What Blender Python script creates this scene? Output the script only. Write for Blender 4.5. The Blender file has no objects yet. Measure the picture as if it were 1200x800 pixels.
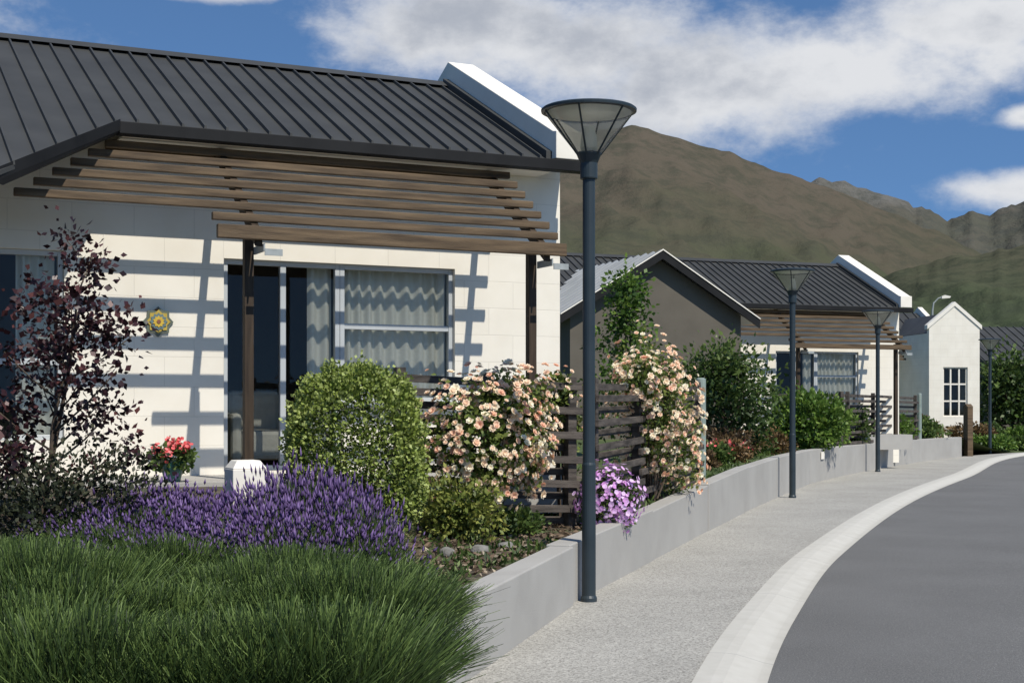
import bpy, math, random
import numpy as np
from mathutils import Vector, noise, Matrix

random.seed(4)
RNG = np.random.default_rng(7)
scene = bpy.context.scene
COL = scene.collection
scene.view_settings.view_transform = 'Standard'
scene.view_settings.look = 'None'
scene.view_settings.exposure = 0

# ------------------------------------------------------------------ materials
def new_mat(name):
    m = bpy.data.materials.new(name); m.use_nodes = True
    nt = m.node_tree
    for n in list(nt.nodes): nt.nodes.remove(n)
    out = nt.nodes.new('ShaderNodeOutputMaterial')
    b = nt.nodes.new('ShaderNodeBsdfPrincipled')
    nt.links.new(b.outputs[0], out.inputs[0])
    return m, nt, b, out

def N(nt, t, **kw):
    n = nt.nodes.new(t)
    for k, v in kw.items():
        if hasattr(n, k): setattr(n, k, v)
    return n

def ramp(nt, stops, fac=None):
    r = nt.nodes.new('ShaderNodeValToRGB')
    el = r.color_ramp.elements
    while len(el) < len(stops): el.new(0.5)
    for e, (p, c) in zip(el, stops):
        e.position = p
        e.color = (c[0], c[1], c[2], 1) if len(c) >= 3 else (c[0],)*3+(1,)
    if fac is not None: nt.links.new(fac, r.inputs[0])
    return r

def mathn(nt, op, a, b=None, clamp=False):
    n = nt.nodes.new('ShaderNodeMath'); n.operation = op; n.use_clamp = clamp
    for i, v in enumerate((a, b)):
        if v is None: continue
        if isinstance(v, (int, float)): n.inputs[i].default_value = v
        else: nt.links.new(v, n.inputs[i])
    return n.outputs[0]

def noisy(name, c1, c2, scale=5, rough=0.7, bump=0.0, bscale=None, metallic=0.0, detail=5, stretch=(1,1,1), spots=None, spec=0.3, lo=0.3, hi=0.7):
    m, nt, b, out = new_mat(name)
    tc = N(nt, 'ShaderNodeTexCoord'); mp = N(nt, 'ShaderNodeMapping')
    mp.inputs['Scale'].default_value = stretch
    nt.links.new(tc.outputs['Object'], mp.inputs[0])
    nz = N(nt, 'ShaderNodeTexNoise'); nz.inputs['Scale'].default_value = scale; nz.inputs['Detail'].default_value = detail
    nt.links.new(mp.outputs[0], nz.inputs['Vector'])
    r = ramp(nt, [(lo, c1), (hi, c2)], nz.outputs[0])
    col = r.outputs[0]
    if spots:
        sc, cs, amt = spots
        n2 = N(nt, 'ShaderNodeTexNoise'); n2.inputs['Scale'].default_value = sc; n2.inputs['Detail'].default_value = 3
        nt.links.new(mp.outputs[0], n2.inputs['Vector'])
        r2 = ramp(nt, [(0.5, (0,0,0)), (0.68, (amt,)*3)], n2.outputs[0])
        mx = N(nt, 'ShaderNodeMix', data_type='RGBA')
        nt.links.new(r2.outputs[0], mx.inputs[0]); nt.links.new(col, mx.inputs[6]); mx.inputs[7].default_value = (*cs, 1)
        col = mx.outputs[2]
    nt.links.new(col, b.inputs['Base Color'])
    b.inputs['Roughness'].default_value = rough; b.inputs['Metallic'].default_value = metallic
    b.inputs['Specular IOR Level'].default_value = spec
    if bump:
        n3 = N(nt, 'ShaderNodeTexNoise'); n3.inputs['Scale'].default_value = bscale or scale*4; n3.inputs['Detail'].default_value = 3
        nt.links.new(mp.outputs[0], n3.inputs['Vector'])
        bp = N(nt, 'ShaderNodeBump'); bp.inputs['Strength'].default_value = bump; bp.inputs['Distance'].default_value = 0.02
        nt.links.new(n3.outputs[0], bp.inputs['Height']); nt.links.new(bp.outputs[0], b.inputs['Normal'])
    return m

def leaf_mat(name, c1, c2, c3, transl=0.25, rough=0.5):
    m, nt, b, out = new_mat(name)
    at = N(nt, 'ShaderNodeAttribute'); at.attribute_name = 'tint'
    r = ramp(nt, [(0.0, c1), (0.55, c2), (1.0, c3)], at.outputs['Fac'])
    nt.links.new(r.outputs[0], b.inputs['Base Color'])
    b.inputs['Roughness'].default_value = rough
    b.inputs['Specular IOR Level'].default_value = 0.35
    if transl:
        tr = N(nt, 'ShaderNodeBsdfTranslucent'); nt.links.new(r.outputs[0], tr.inputs[0])
        mx = N(nt, 'ShaderNodeMixShader'); mx.inputs[0].default_value = transl
        nt.links.new(b.outputs[0], mx.inputs[1]); nt.links.new(tr.outputs[0], mx.inputs[2])
        nt.links.new(mx.outputs[0], out.inputs[0])
    return m

def glass_mat(name, tint, refl=0.35, frost=0.0):
    m, nt, b, out = new_mat(name)
    nt.nodes.remove(b)
    t = N(nt, 'ShaderNodeBsdfTransparent'); t.inputs[0].default_value = (*tint, 1)
    g = N(nt, 'ShaderNodeBsdfGlossy'); g.inputs['Roughness'].default_value = 0.02
    lw = N(nt, 'ShaderNodeFresnel'); lw.inputs[0].default_value = 1.5
    f = mathn(nt, 'MULTIPLY', lw.outputs[0], refl/0.25, True)
    first = t.outputs[0]
    if frost:
        d = N(nt, 'ShaderNodeBsdfDiffuse'); d.inputs[0].default_value = (.92,.93,.88,1)
        tl = N(nt, 'ShaderNodeBsdfTranslucent'); tl.inputs[0].default_value = (.92,.93,.88,1)
        m1 = N(nt, 'ShaderNodeMixShader'); m1.inputs[0].default_value = .5
        nt.links.new(d.outputs[0], m1.inputs[1]); nt.links.new(tl.outputs[0], m1.inputs[2])
        m2 = N(nt, 'ShaderNodeMixShader'); m2.inputs[0].default_value = frost
        nt.links.new(t.outputs[0], m2.inputs[1]); nt.links.new(m1.outputs[0], m2.inputs[2]); first = m2.outputs[0]
    mx = N(nt, 'ShaderNodeMixShader'); nt.links.new(f, mx.inputs[0])
    nt.links.new(first, mx.inputs[1]); nt.links.new(g.outputs[0], mx.inputs[2]); nt.links.new(mx.outputs[0], out.inputs[0])
    return m

def block_wall(name, ca, cb, cm, bw=0.59, bh=0.295):
    m, nt, b, out = new_mat(name)
    tc = N(nt, 'ShaderNodeTexCoord'); sp = N(nt, 'ShaderNodeSeparateXYZ'); nt.links.new(tc.outputs['Object'], sp.inputs[0])
    xy = mathn(nt, 'ADD', sp.outputs[0], sp.outputs[1])
    cb_ = N(nt, 'ShaderNodeCombineXYZ'); nt.links.new(xy, cb_.inputs[0]); nt.links.new(sp.outputs[2], cb_.inputs[1])
    br = N(nt, 'ShaderNodeTexBrick'); nt.links.new(cb_.outputs[0], br.inputs['Vector'])
    br.inputs['Scale'].default_value = 1; br.inputs['Brick Width'].default_value = bw; br.inputs['Row Height'].default_value = bh
    br.inputs['Mortar Size'].default_value = 0.005; br.inputs['Mortar Smooth'].default_value = 0.6
    br.inputs['Color1'].default_value = (*ca, 1); br.inputs['Color2'].default_value = (*cb, 1); br.inputs['Mortar'].default_value = (*cm, 1)
    nz = N(nt, 'ShaderNodeTexNoise'); nz.inputs['Scale'].default_value = 2.2; nz.inputs['Detail'].default_value = 6
    nt.links.new(tc.outputs['Object'], nz.inputs['Vector'])
    r = ramp(nt, [(0.25, (0.88,0.87,0.85)), (0.75, (1,1,1))], nz.outputs[0])
    mx = N(nt, 'ShaderNodeMix', data_type='RGBA', blend_type='MULTIPLY'); mx.inputs[0].default_value = 1
    nt.links.new(br.outputs[0], mx.inputs[6]); nt.links.new(r.outputs[0], mx.inputs[7])
    nt.links.new(mx.outputs[2], b.inputs['Base Color']); b.inputs['Roughness'].default_value = 0.85
    bp = N(nt, 'ShaderNodeBump'); bp.inputs['Strength'].default_value = 0.25; bp.inputs['Distance'].default_value = 0.01; bp.invert = True
    nt.links.new(br.outputs['Fac'], bp.inputs['Height']); nt.links.new(bp.outputs[0], b.inputs['Normal'])
    return m

M_white = block_wall('cream_block_paint', (0.84,0.79,0.68), (0.82,0.77,0.66), (0.71,0.665,0.57))
M_cop = noisy('cream_plaster', (0.77,0.72,0.62), (0.83,0.78,0.68), 3, 0.85, 0.1)
M_grey = noisy('grey_plaster', (0.105,0.092,0.072), (0.125,0.11,0.087), 2, 0.85, 0.1)
M_roof = noisy('charcoal_metal_roof', (0.040,0.040,0.037), (0.056,0.056,0.052), 1.5, 0.55, 0, spec=0.3)
M_roof_glare = noisy('sky_glare_metal_roof', (0.28,0.29,0.29), (0.36,0.37,0.37), 1.5, 0.4, 0, spec=0.5)  # wing roof metal: sky glare on the slope painted in as a paler colour
M_gut = noisy('black_gutter', (0.012,0.012,0.012), (0.018,0.018,0.018), 3, 0.6, spec=.15)
M_timber = noisy('stained_timber', (0.058,0.038,0.021), (0.165,0.112,0.062), 3, 0.65, 0.25, 30, stretch=(0.6,8,8))
M_post = noisy('dark_timber', (0.03,0.02,0.012), (0.065,0.044,0.027), 4, 0.7, 0.2, stretch=(8,8,0.6))
M_fence = noisy('weathered_fence_timber', (0.032,0.027,0.023), (0.125,0.105,0.088), 2.5, 0.85, 0.4, 25, stretch=(1.5,1.5,9))
M_alu = noisy('aluminium_frame', (0.42,0.44,0.44), (0.48,0.50,0.50), 2, 0.4, spec=0.5)
M_glass = glass_mat('window_glass', (0.92,0.94,0.90), 0.17)
M_shade = glass_mat('clear_lamp_glass', (0.95,0.96,0.94), 0.22, .16)
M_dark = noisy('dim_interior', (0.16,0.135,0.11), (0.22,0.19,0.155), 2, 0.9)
M_curt = leaf_mat('sheer_curtain', (0.85,0.83,0.76), (0.85,0.83,0.76), (0.85,0.83,0.76), 0.2, 0.9)
M_lamp = noisy('slate_blue_steel', (0.018,0.028,0.034), (0.028,0.040,0.048), 3, 0.45, 0, spec=0.4)
M_lampin = noisy('lamp_diffuser', (0.85,0.85,0.8), (0.9,0.9,0.85), 3, 0.5)
M_galv = noisy('galvanised_steel', (0.26,0.28,0.27), (0.36,0.38,0.37), 12, 0.5, 0, spec=0.5)
M_gpost = noisy('pale_green_grey_steel', (0.20,0.25,0.22), (0.28,0.33,0.29), 8, 0.5, 0, spec=0.5)
M_stone = noisy('grey_stone', (0.12,0.115,0.10), (0.28,0.27,0.25), 9, 0.9, 0.4)
M_bark = noisy('bark', (0.05,0.035,0.025), (0.12,0.09,0.065), 14, 0.9, 0.5, stretch=(1,1,0.3))
M_teal = noisy('teal_glaze', (0.01,0.07,0.07), (0.015,0.11,0.10), 4, 0.25, spec=0.5)
M_conc = noisy('retaining_wall_concrete', (0.345,0.33,0.30), (0.395,0.38,0.347), 1.2, 0.9, 0.2, 120, detail=8, spots=(2.5,(0.31,0.297,0.27),0.35))

def aggregate(name):
    m, nt, b, out = new_mat(name)
    tc = N(nt, 'ShaderNodeTexCoord')
    v = N(nt, 'ShaderNodeTexVoronoi'); v.inputs['Scale'].default_value = 95; nt.links.new(tc.outputs['Object'], v.inputs['Vector'])
    sp = N(nt, 'ShaderNodeSeparateColor'); nt.links.new(v.outputs['Color'], sp.inputs[0])
    r = ramp(nt, [(0.0,(0.18,0.17,0.15)),(0.25,(0.295,0.28,0.25)),(0.6,(0.365,0.35,0.312)),(1.0,(0.49,0.47,0.42))], sp.outputs[0])
    nz = N(nt, 'ShaderNodeTexNoise'); nz.inputs['Scale'].default_value = 0.9; nz.inputs['Detail'].default_value = 8
    nt.links.new(tc.outputs['Object'], nz.inputs['Vector'])
    r2 = ramp(nt, [(0.3,(0.86,0.86,0.85)),(0.7,(1.05,1.05,1.04))], nz.outputs[0])
    mx = N(nt, 'ShaderNodeMix', data_type='RGBA', blend_type='MULTIPLY'); mx.inputs[0].default_value = 1
    nt.links.new(r.outputs[0], mx.inputs[6]); nt.links.new(r2.outputs[0], mx.inputs[7])
    nt.links.new(mx.outputs[2], b.inputs['Base Color']); b.inputs['Roughness'].default_value = 0.9
    bp = N(nt, 'ShaderNodeBump'); bp.inputs['Strength'].default_value = 0.3; bp.inputs['Distance'].default_value = 0.003
    nt.links.new(v.outputs['Distance'], bp.inputs['Height']); bp.invert = True; nt.links.new(bp.outputs[0], b.inputs['Normal'])
    return m
M_path = aggregate('exposed_aggregate')

def kerbmat():
    m, nt, b, out = new_mat('kerb_concrete')
    tc = N(nt, 'ShaderNodeTexCoord')
    nz = N(nt, 'ShaderNodeTexNoise'); nz.inputs['Scale'].default_value = 5; nz.inputs['Detail'].default_value = 10; nz.inputs['Roughness'].default_value = .6
    nt.links.new(tc.outputs['Object'], nz.inputs['Vector'])
    r = ramp(nt, [(0.3,(0.465,0.445,0.39)),(0.7,(0.52,0.50,0.445))], nz.outputs[0])
    sp = N(nt, 'ShaderNodeSeparateXYZ'); nt.links.new(tc.outputs['UV'], sp.inputs[0])
    fr = mathn(nt, 'FRACT', mathn(nt, 'DIVIDE', sp.outputs[0], 3.0))
    j = mathn(nt, 'MULTIPLY', mathn(nt, 'LESS_THAN', fr, 0.003), .6)
    mx = N(nt, 'ShaderNodeMix', data_type='RGBA'); nt.links.new(j, mx.inputs[0]); nt.links.new(r.outputs[0], mx.inputs[6]); mx.inputs[7].default_value = (0.16,0.16,0.15,1)
    g = ramp(nt, [(0.65,(1,1,1)),(0.9,(0.86,0.85,0.83))], sp.outputs[1])
    m2 = N(nt, 'ShaderNodeMix', data_type='RGBA', blend_type='MULTIPLY'); m2.inputs[0].default_value = 1
    nt.links.new(mx.outputs[2], m2.inputs[6]); nt.links.new(g.outputs[0], m2.inputs[7])
    nt.links.new(m2.outputs[2], b.inputs['Base Color']); b.inputs['Roughness'].default_value = 0.9
    return m
M_kerb = kerbmat()
M_asph = noisy('asphalt', (0.118,0.116,0.111), (0.150,0.148,0.142), 0.7, 0.85, 0.6, 140, detail=10, spots=(90,(0.27,0.265,0.25),0.7))
M_soil = noisy('garden_soil', (0.05,0.038,0.026), (0.16,0.13,0.10), 9, 0.95, 1.0, 40, detail=8, spots=(2.2,(0.06,0.09,0.025),0.9))
M_grass = noisy('lawn', (0.045,0.070,0.022), (0.085,0.11,0.038), 0.6, 0.9, 0.6, 30, detail=9)

# ------------------------------------------------------------------ mesh helpers
class MB:
    def __init__(s): s.v=[]; s.f=[]
    def poly(s, pts):
        i=len(s.v); s.v += [tuple(p) for p in pts]; s.f.append(tuple(range(i, i+len(pts))))
    def hexa(s, p):
        i=len(s.v); s.v += [tuple(q) for q in p]
        for f in ((3,2,1,0),(4,5,6,7),(0,1,5,4),(1,2,6,5),(2,3,7,6),(3,0,4,7)):
            s.f.append(tuple(i+k for k in f))
    def box(s, x0,x1,y0,y1,z0,z1):
        s.hexa([(x0,y0,z0),(x1,y0,z0),(x1,y1,z0),(x0,y1,z0),(x0,y0,z1),(x1,y0,z1),(x1,y1,z1),(x0,y1,z1)])
    def prism_x(s, pts, x0, x1):
        n=len(pts); i=len(s.v)
        s.v += [(x0,a,b) for a,b in pts]+[(x1,a,b) for a,b in pts]
        s.f.append(tuple(i+k for k in range(n))); s.f.append(tuple(i+n+k for k in reversed(range(n))))
        for k in range(n):
            l=(k+1)%n; s.f.append((i+l,i+k,i+n+k,i+n+l))
    def prism_y(s, pts, y0, y1):
        n=len(pts); i=len(s.v)
        s.v += [(a,y0,b) for a,b in pts]+[(a,y1,b) for a,b in pts]
        s.f.append(tuple(i+k for k in range(n))); s.f.append(tuple(i+n+k for k in reversed(range(n))))
        for k in range(n):
            l=(k+1)%n; s.f.append((i+l,i+k,i+n+k,i+n+l))
    def prism_z(s, pts, zb, zt):
        n=len(pts); i=len(s.v)
        s.v += [(a,b,zb(a,b)) for a,b in pts]+[(a,b,zt(a,b)) for a,b in pts]
        s.f.append(tuple(i+k for k in reversed(range(n)))); s.f.append(tuple(i+n+k for k in range(n)))
        for k in range(n):
            l=(k+1)%n; s.f.append((i+k,i+l,i+n+l,i+n+k))
    def lathe(s, prof, n=24, c=(0,0), cap=True):
        i=len(s.v)
        for r,z in prof:
            for k in range(n):
                a=2*math.pi*k/n; s.v.append((c[0]+r*math.cos(a), c[1]+r*math.sin(a), z))
        for j in range(len(prof)-1):
            for k in range(n):
                l=(k+1)%n; s.f.append((i+j*n+k,i+j*n+l,i+(j+1)*n+l,i+(j+1)*n+k))
        if cap:
            s.f.append(tuple(i+k for k in reversed(range(n)))); s.f.append(tuple(i+(len(prof)-1)*n+k for k in range(n)))
    def tube(s, pts, rad, n=6):
        i=len(s.v); m=len(pts)
        for j,p in enumerate(pts):
            p=Vector(p)
            d=(Vector(pts[min(j+1,m-1)])-Vector(pts[max(j-1,0)])).normalized()
            a=d.orthogonal().normalized(); b=d.cross(a)
            for k in range(n):
                t=2*math.pi*k/n; q=p+(a*math.cos(t)+b*math.sin(t))*rad[j]; s.v.append(tuple(q))
        for j in range(m-1):
            for k in range(n):
                l=(k+1)%n; s.f.append((i+j*n+k,i+j*n+l,i+(j+1)*n+l,i+(j+1)*n+k))
        s.f.append(tuple(i+k for k in reversed(range(n)))); s.f.append(tuple(i+(m-1)*n+k for k in range(n)))
    def make(s, name, mat, parent=None, loc=(0,0,0), rot=0, bevel=0, smooth=False):
        me=bpy.data.meshes.new(name); me.from_pydata(s.v,[],s.f); me.update()
        if mat: me.materials.append(mat)
        if smooth:
            me.polygons.foreach_set('use_smooth',[True]*len(me.polygons))
        o=bpy.data.objects.new(name, me); COL.objects.link(o)
        o.location=loc; o.rotation_euler=(0,0,rot)
        if parent: o.parent=parent
        if bevel:
            b=o.modifiers.new('bevel','BEVEL'); b.width=bevel; b.segments=2; b.limit_method='ANGLE'
        return o

def empty(name, loc, rot=0, parent=None):
    o=bpy.data.objects.new(name, None); COL.objects.link(o); o.location=loc; o.rotation_euler=(0,0,rot); o.empty_display_size=0.2
    if parent: o.parent=parent
    return o
def tag(o, label, cat, group=None):
    o['label']=label; o['category']=cat
    if group: o['group']=group
    return o
def struct(o, label=None):
    o['kind']='structure'
    if label: o['label']=label
    return o

def np_mesh(name, V, F, mat, tint=None, parent=None, loc=(0,0,0)):
    me=bpy.data.meshes.new(name)
    m,k=F.shape
    me.vertices.add(len(V)); me.vertices.foreach_set('co', V.astype(np.float32).ravel())
    me.loops.add(m*k); me.loops.foreach_set('vertex_index', F.astype(np.int32).ravel())
    me.polygons.add(m); me.polygons.foreach_set('loop_start', np.arange(0,m*k,k,dtype=np.int32))
    me.update(calc_edges=True)
    if tint is not None:
        a=me.attributes.new('tint','FLOAT','POINT'); a.data.foreach_set('value', tint.astype(np.float32))
    me.materials.append(mat)
    o=bpy.data.objects.new(name, me); COL.objects.link(o); o.location=loc
    if parent: o.parent=parent
    return o

def unit(a): return a/np.maximum(np.linalg.norm(a,axis=1,keepdims=True),1e-9)

def leaves(name, P, D, L, W, tint, mat, parent=None, loc=(0,0,0), fold=0.25):
    n=len(P); D=unit(D)
    R=unit(RNG.normal(size=(n,3))); S=unit(np.cross(D,R)); U=np.cross(D,S)
    L=np.broadcast_to(L,(n,))[:,None]; W=np.broadcast_to(W,(n,))[:,None]
    V=np.stack([P, P+D*L*0.45+S*W+U*L*fold*0.3, P+D*L-U*L*fold*0.3, P+D*L*0.45-S*W+U*L*fold*0.3],1).reshape(-1,3)
    F=np.arange(4*n).reshape(n,4)
    return np_mesh(name,V,F,mat,np.repeat(tint,4),parent,loc)

def cloud_pts(n, c, r, shell=0.5, lump=0.25, seed=0, lf=2.2, zmin=None, square=0.0):
    d=unit(RNG.normal(size=(int(n*1.3),3)))
    lm=np.array([noise.noise(Vector((x*lf+seed*7.1,y*lf+3.3*seed,z*lf))) for x,y,z in d])
    hf=np.array([noise.noise(Vector((x*lf*3+seed*2.1,y*lf*3,z*lf*3+5))) for x,y,z in d])
    k=shell+(1-shell)*RNG.random(len(d))**0.5
    rad=k*(1+lump*lm*2+lump*hf)
    if square:
        pn=(np.abs(d)**4).sum(1)**0.25
        rad=rad*(1-square+square/pn)
    P=d*rad[:,None]*np.array(r)+np.array(c)
    if zmin is not None:
        ok=P[:,2]>zmin; P=P[ok]; d=d[ok]; k=k[ok]; hf=hf[ok]
    P=P[:n]; d=d[:n]; k=k[:n]; hf=hf[:n]
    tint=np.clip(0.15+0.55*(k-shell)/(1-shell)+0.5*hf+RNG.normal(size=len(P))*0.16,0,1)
    return P,d,tint

# ------------------------------------------------------------------ curves
def catmull(pts):
    ys=[p[1] for p in pts]
    def f(y):
        y=max(ys[0],min(ys[-1],y))
        i=0
        while i<len(ys)-2 and y>ys[i+1]: i+=1
        p=pts
        def sl(j):
            if j<=0: return (p[1][0]-p[0][0])/(p[1][1]-p[0][1])
            if j>=len(p)-1: return (p[-1][0]-p[-2][0])/(p[-1][1]-p[-2][1])
            return (p[j+1][0]-p[j-1][0])/(p[j+1][1]-p[j-1][1])
        h=ys[i+1]-ys[i]; t=(y-ys[i])/h
        h00=2*t**3-3*t**2+1; h10=t**3-2*t**2+t; h01=-2*t**3+3*t**2; h11=t**3-t**2
        return h00*p[i][0]+h10*h*sl(i)+h01*p[i+1][0]+h11*h*sl(i+1)
    return f
Wx=catmull([(-1.0,-12),(-0.75,-4),(-0.6,1),(-0.52,5),(-0.45,7.0),(-0.14,9.27),(0.40,10.98),(0.78,12.2),(1.95,16.1),(4.26,23.5),(7.35,32),(14.6,45.7),(20.5,52.5),(29,59),(45,66)])
Kx=catmull([(0.1,-12),(0.35,-4),(0.5,1),(0.62,5),(0.72,6.3),(1.02,7.97),(1.77,10.84),(3.17,15.4),(6.4,24.1),(10.0,32.4),(18.2,50),(26,57),(36,62),(50,66)])
Zw=catmull([(0.45,-12),(0.46,5),(0.47,12),(0.60,18.5),(0.70,25),(0.67,36),(0.64,45.7),(0.6,46.5),(0.06,50),(0.05,66)])
def sstep(t): t=max(0,min(1,t)); return t*t*(3-2*t)
def gz(x,y):
    d=Wx(y)-x
    b=Zw(y)-0.06
    wd=3.2+1.6*(1-sstep((y-8.5)/3.5))
    top=0.86-.6*sstep((y-47)/6)
    return b+(top-b)*sstep((d-0.7)/wd) if b<top else b

ys=list(np.arange(-12,66.01,0.5))
def strip(name, mat, fL, fR, zL, zR, ys=ys, n=1, uv=False):
    mb=MB(); rows=[]
    for y in ys:
        l=fL(y); r=fR(y); row=[]
        for k in range(n+1):
            t=k/n; row.append((l[0]*(1-t)+r[0]*t, l[1]*(1-t)+r[1]*t, zL(y)*(1-t)+zR(y)*t))
        rows.append(row)
    for row in rows: mb.v += row
    w=n+1
    for j in range(len(rows)-1):
        for k in range(n): mb.f.append((j*w+k,j*w+k+1,(j+1)*w+k+1,(j+1)*w+k))
    return mb.make(name, mat)
def offK(y, d):
    e=0.05; tx=Kx(y+e)-Kx(y-e); ty=2*e
    if y>65.9 or y<-11.9: tx=(Kx(min(y,65.9)) - Kx(min(y,65.9)-2*e)); 
    L=math.hypot(tx,ty); return (Kx(y)+ty/L*d, y-tx/L*d)

g=MB(); g.poly([(-6000,-3000,-0.14),(6000,-3000,-0.14),(6000,9000,-0.14),(-6000,9000,-0.14)])
struct(g.make('ground', M_grass))
struct(strip('footpath', M_path, lambda y:(Wx(y)-0.1,y), lambda y:(Kx(y),y), lambda y:0.0, lambda y:0.0))
struct(strip('road', M_asph, lambda y:offK(y,0.36), lambda y:offK(y,7.6), lambda y:-0.056, lambda y:-0.07, n=6))
prof=[(-0.002,-0.1),(-0.002,0.006),(0.10,0.008),(0.17,0.002),(0.27,-0.024),(0.34,-0.044),(0.40,-0.053)]
def kerb(name, off, flip=False):
    V=[];F=[];UV=[]; s=0; prev=None
    yy=list(np.arange(-12,65.9,0.25))
    for y in yy:
        p0=offK(y,off)
        if prev: s+=math.hypot(p0[0]-prev[0],p0[1]-prev[1])
        prev=p0
        for (d,z) in prof:
            q=offK(y, off+(-d if flip else d)); V.append((q[0],q[1],z)); UV.append((s,max(0,d)/0.46))
    w=len(prof)
    for j in range(len(yy)-1):
        for k in range(w-1): F.append((j*w+k,j*w+k+1,(j+1)*w+k+1,(j+1)*w+k))
    me=bpy.data.meshes.new(name); me.from_pydata(V,[],F); me.update(); me.materials.append(M_kerb)
    uvl=me.uv_layers.new(name='UVMap')
    for l in me.loops: uvl.data[l.index].uv=UV[l.vertex_index]
    o=bpy.data.objects.new(name,me); COL.objects.link(o); return struct(o)
kerb('kerb',0.0); kerb('kerb',8.0,True)
struct(strip('verge', M_grass, lambda y:offK(y,8.0), lambda y:offK(y,12), lambda y:0.0, lambda y:0.05, n=2))

dd=[0.10,0.4,0.8,1.2,1.7,2.2,2.8,3.4,4,5,7,10,15,22,32]
def bed(name,mat,y0,y1):
    gy=list(np.arange(y0,y1+.01,0.4)); mb=MB()
    for y in gy:
        for d in dd:
            x=Wx(y)-d; mb.v.append((x,y,gz(x,y)+0.03*noise.noise(Vector((x*2,y*2,0)))))
    w=len(dd)
    for j in range(len(gy)-1):
        for k in range(w-1): mb.f.append((j*w+k+1,j*w+k,(j+1)*w+k,(j+1)*w+k+1))
    struct(mb.make(name, mat, smooth=True))
bed('garden_bed',M_soil,-12,20); bed('lawn',M_grass,20,66)

def ret_panel(ya,yb_,label,dz=0,off=0):
    a=Vector((Wx(ya),ya)); b=Vector((Wx(yb_),yb_)); t=(b-a).normalized(); nrm=Vector((t.y,-t.x))
    a=a+nrm*off+t*.006; b=b+nrm*off-t*.006
    m=MB(); z0,z1=Zw(ya)+dz,Zw(yb_)+dz; q0=a-nrm*.2; q1=b-nrm*.2
    m.hexa([(q0.x,q0.y,-.05),(a.x,a.y,-.05),(b.x,b.y,-.05),(q1.x,q1.y,-.05),(q0.x,q0.y,z0),(a.x,a.y,z0),(b.x,b.y,z1),(q1.x,q1.y,z1)])
    o=m.make('retaining_wall', M_conc, bevel=0.010)
    return tag(o,label,'wall','low rendered wall panels along the footpath')
yb=[-11.5,-6,-1,3.5,7.6,11.15]
for i in range(len(yb)-1): ret_panel(yb[i],yb[i+1],'smooth grey rendered garden wall overhung by green lavender',0,.035)
yb=[11.15,14.4,17.9,21.6,25.4,29.2,33.2,37.3,41.5,45.7]
for i in range(len(yb)-1): ret_panel(yb[i],yb[i+1],'low grey rendered wall panel beside the curving footpath',.010*((-1)**i) if i<3 else 0,.006*((-1)**i) if i<3 else 0)
sp=MB(); sp.box(-0.02,0.0,-0.15,0.15,-0.08,0.08); 
yy=30.3; tx=(Wx(33.2)-Wx(29.2))/4.0; xw_=Wx(29.2)+tx*(yy-29.2)
s_=sp.make('wall_plaque',M_cop,None,(xw_+0.035,yy,0.55),-math.atan(tx),0.004); tag(s_,'small blank white plaque fixed to the grey retaining wall','sign')

# ------------------------------------------------------------------ houses
PITCH=0.484
def zr(y): return 4.26+(y+0.45)*PITCH
RY=2.42
def wall_holes(mb,x0,x1,z0,z1,holes,y0,y1):
    xs=sorted({x0,x1}|{h[0] for h in holes}|{h[1] for h in holes}); zs=sorted({z0,z1}|{h[2] for h in holes}|{h[3] for h in holes})
    def solid(i,j):
        if i<0 or j<0 or i>=len(xs)-1 or j>=len(zs)-1: return False
        cx=(xs[i]+xs[i+1])/2; cz=(zs[j]+zs[j+1])/2
        return not any(h[0]<cx<h[1] and h[2]<cz<h[3] for h in holes)
    for i in range(len(xs)-1):
        for j in range(len(zs)-1):
            if not solid(i,j): continue
            a,b,c,d=xs[i],xs[i+1],zs[j],zs[j+1]
            mb.poly([(a,y0,c),(b,y0,c),(b,y0,d),(a,y0,d)]); mb.poly([(b,y1,c),(a,y1,c),(a,y1,d),(b,y1,d)])
            if not solid(i-1,j): mb.poly([(a,y1,c),(a,y0,c),(a,y0,d),(a,y1,d)])
            if not solid(i+1,j): mb.poly([(b,y0,c),(b,y1,c),(b,y1,d),(b,y0,d)])
            if not solid(i,j-1): mb.poly([(a,y1,c),(b,y1,c),(b,y0,c),(a,y0,c)])
            if not solid(i,j+1): mb.poly([(a,y0,d),(b,y0,d),(b,y1,d),(a,y1,d)])

def window(root,x0,x1,z0,z1,y,vb=(),hb=(),name='window',t=0.05,curtain=None,mat=None):
    mb=MB()
    mb.box(x0,x0+t,y,y+0.07,z0,z1); mb.box(x1-t,x1,y,y+0.07,z0,z1)
    mb.box(x0+t,x1-t,y+.002,y+0.068,z0,z0+t); mb.box(x0+t,x1-t,y+.002,y+0.068,z1-t,z1)
    for v in vb: mb.box(v-t*.6,v+t*.6,y-.004,y+0.066,z0+t,z1-t)
    for h in hb: mb.box(x0+t,x1-t,y+.006,y+0.062,h-t*.6,h+t*.6)
    w=mb.make(name,mat or M_alu,root,bevel=0.004)
    g=MB(); g.poly([(x0+t,y+.035,z0+t),(x1-t,y+.035,z0+t),(x1-t,y+.035,z1-t),(x0+t,y+.035,z1-t)])
    g.make('glass_pane',M_glass,w)
    if curtain:
        for (a,b) in curtain:
            c=MB(); n=int((b-a)/0.008); 
            for i in range(n+1):
                x=a+(b-a)*i/n; yy=y+0.13+0.028*math.sin(x*2*math.pi/0.135+1.6*math.sin(x*5.3))
                c.v+= [(x,yy,z0+0.02),(x,yy,z1-0.02)]
            for i in range(n): c.f.append((2*i,2*i+2,2*i+3,2*i+1))
            c.make('curtain',M_curt,w,smooth=True)
    return w

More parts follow.
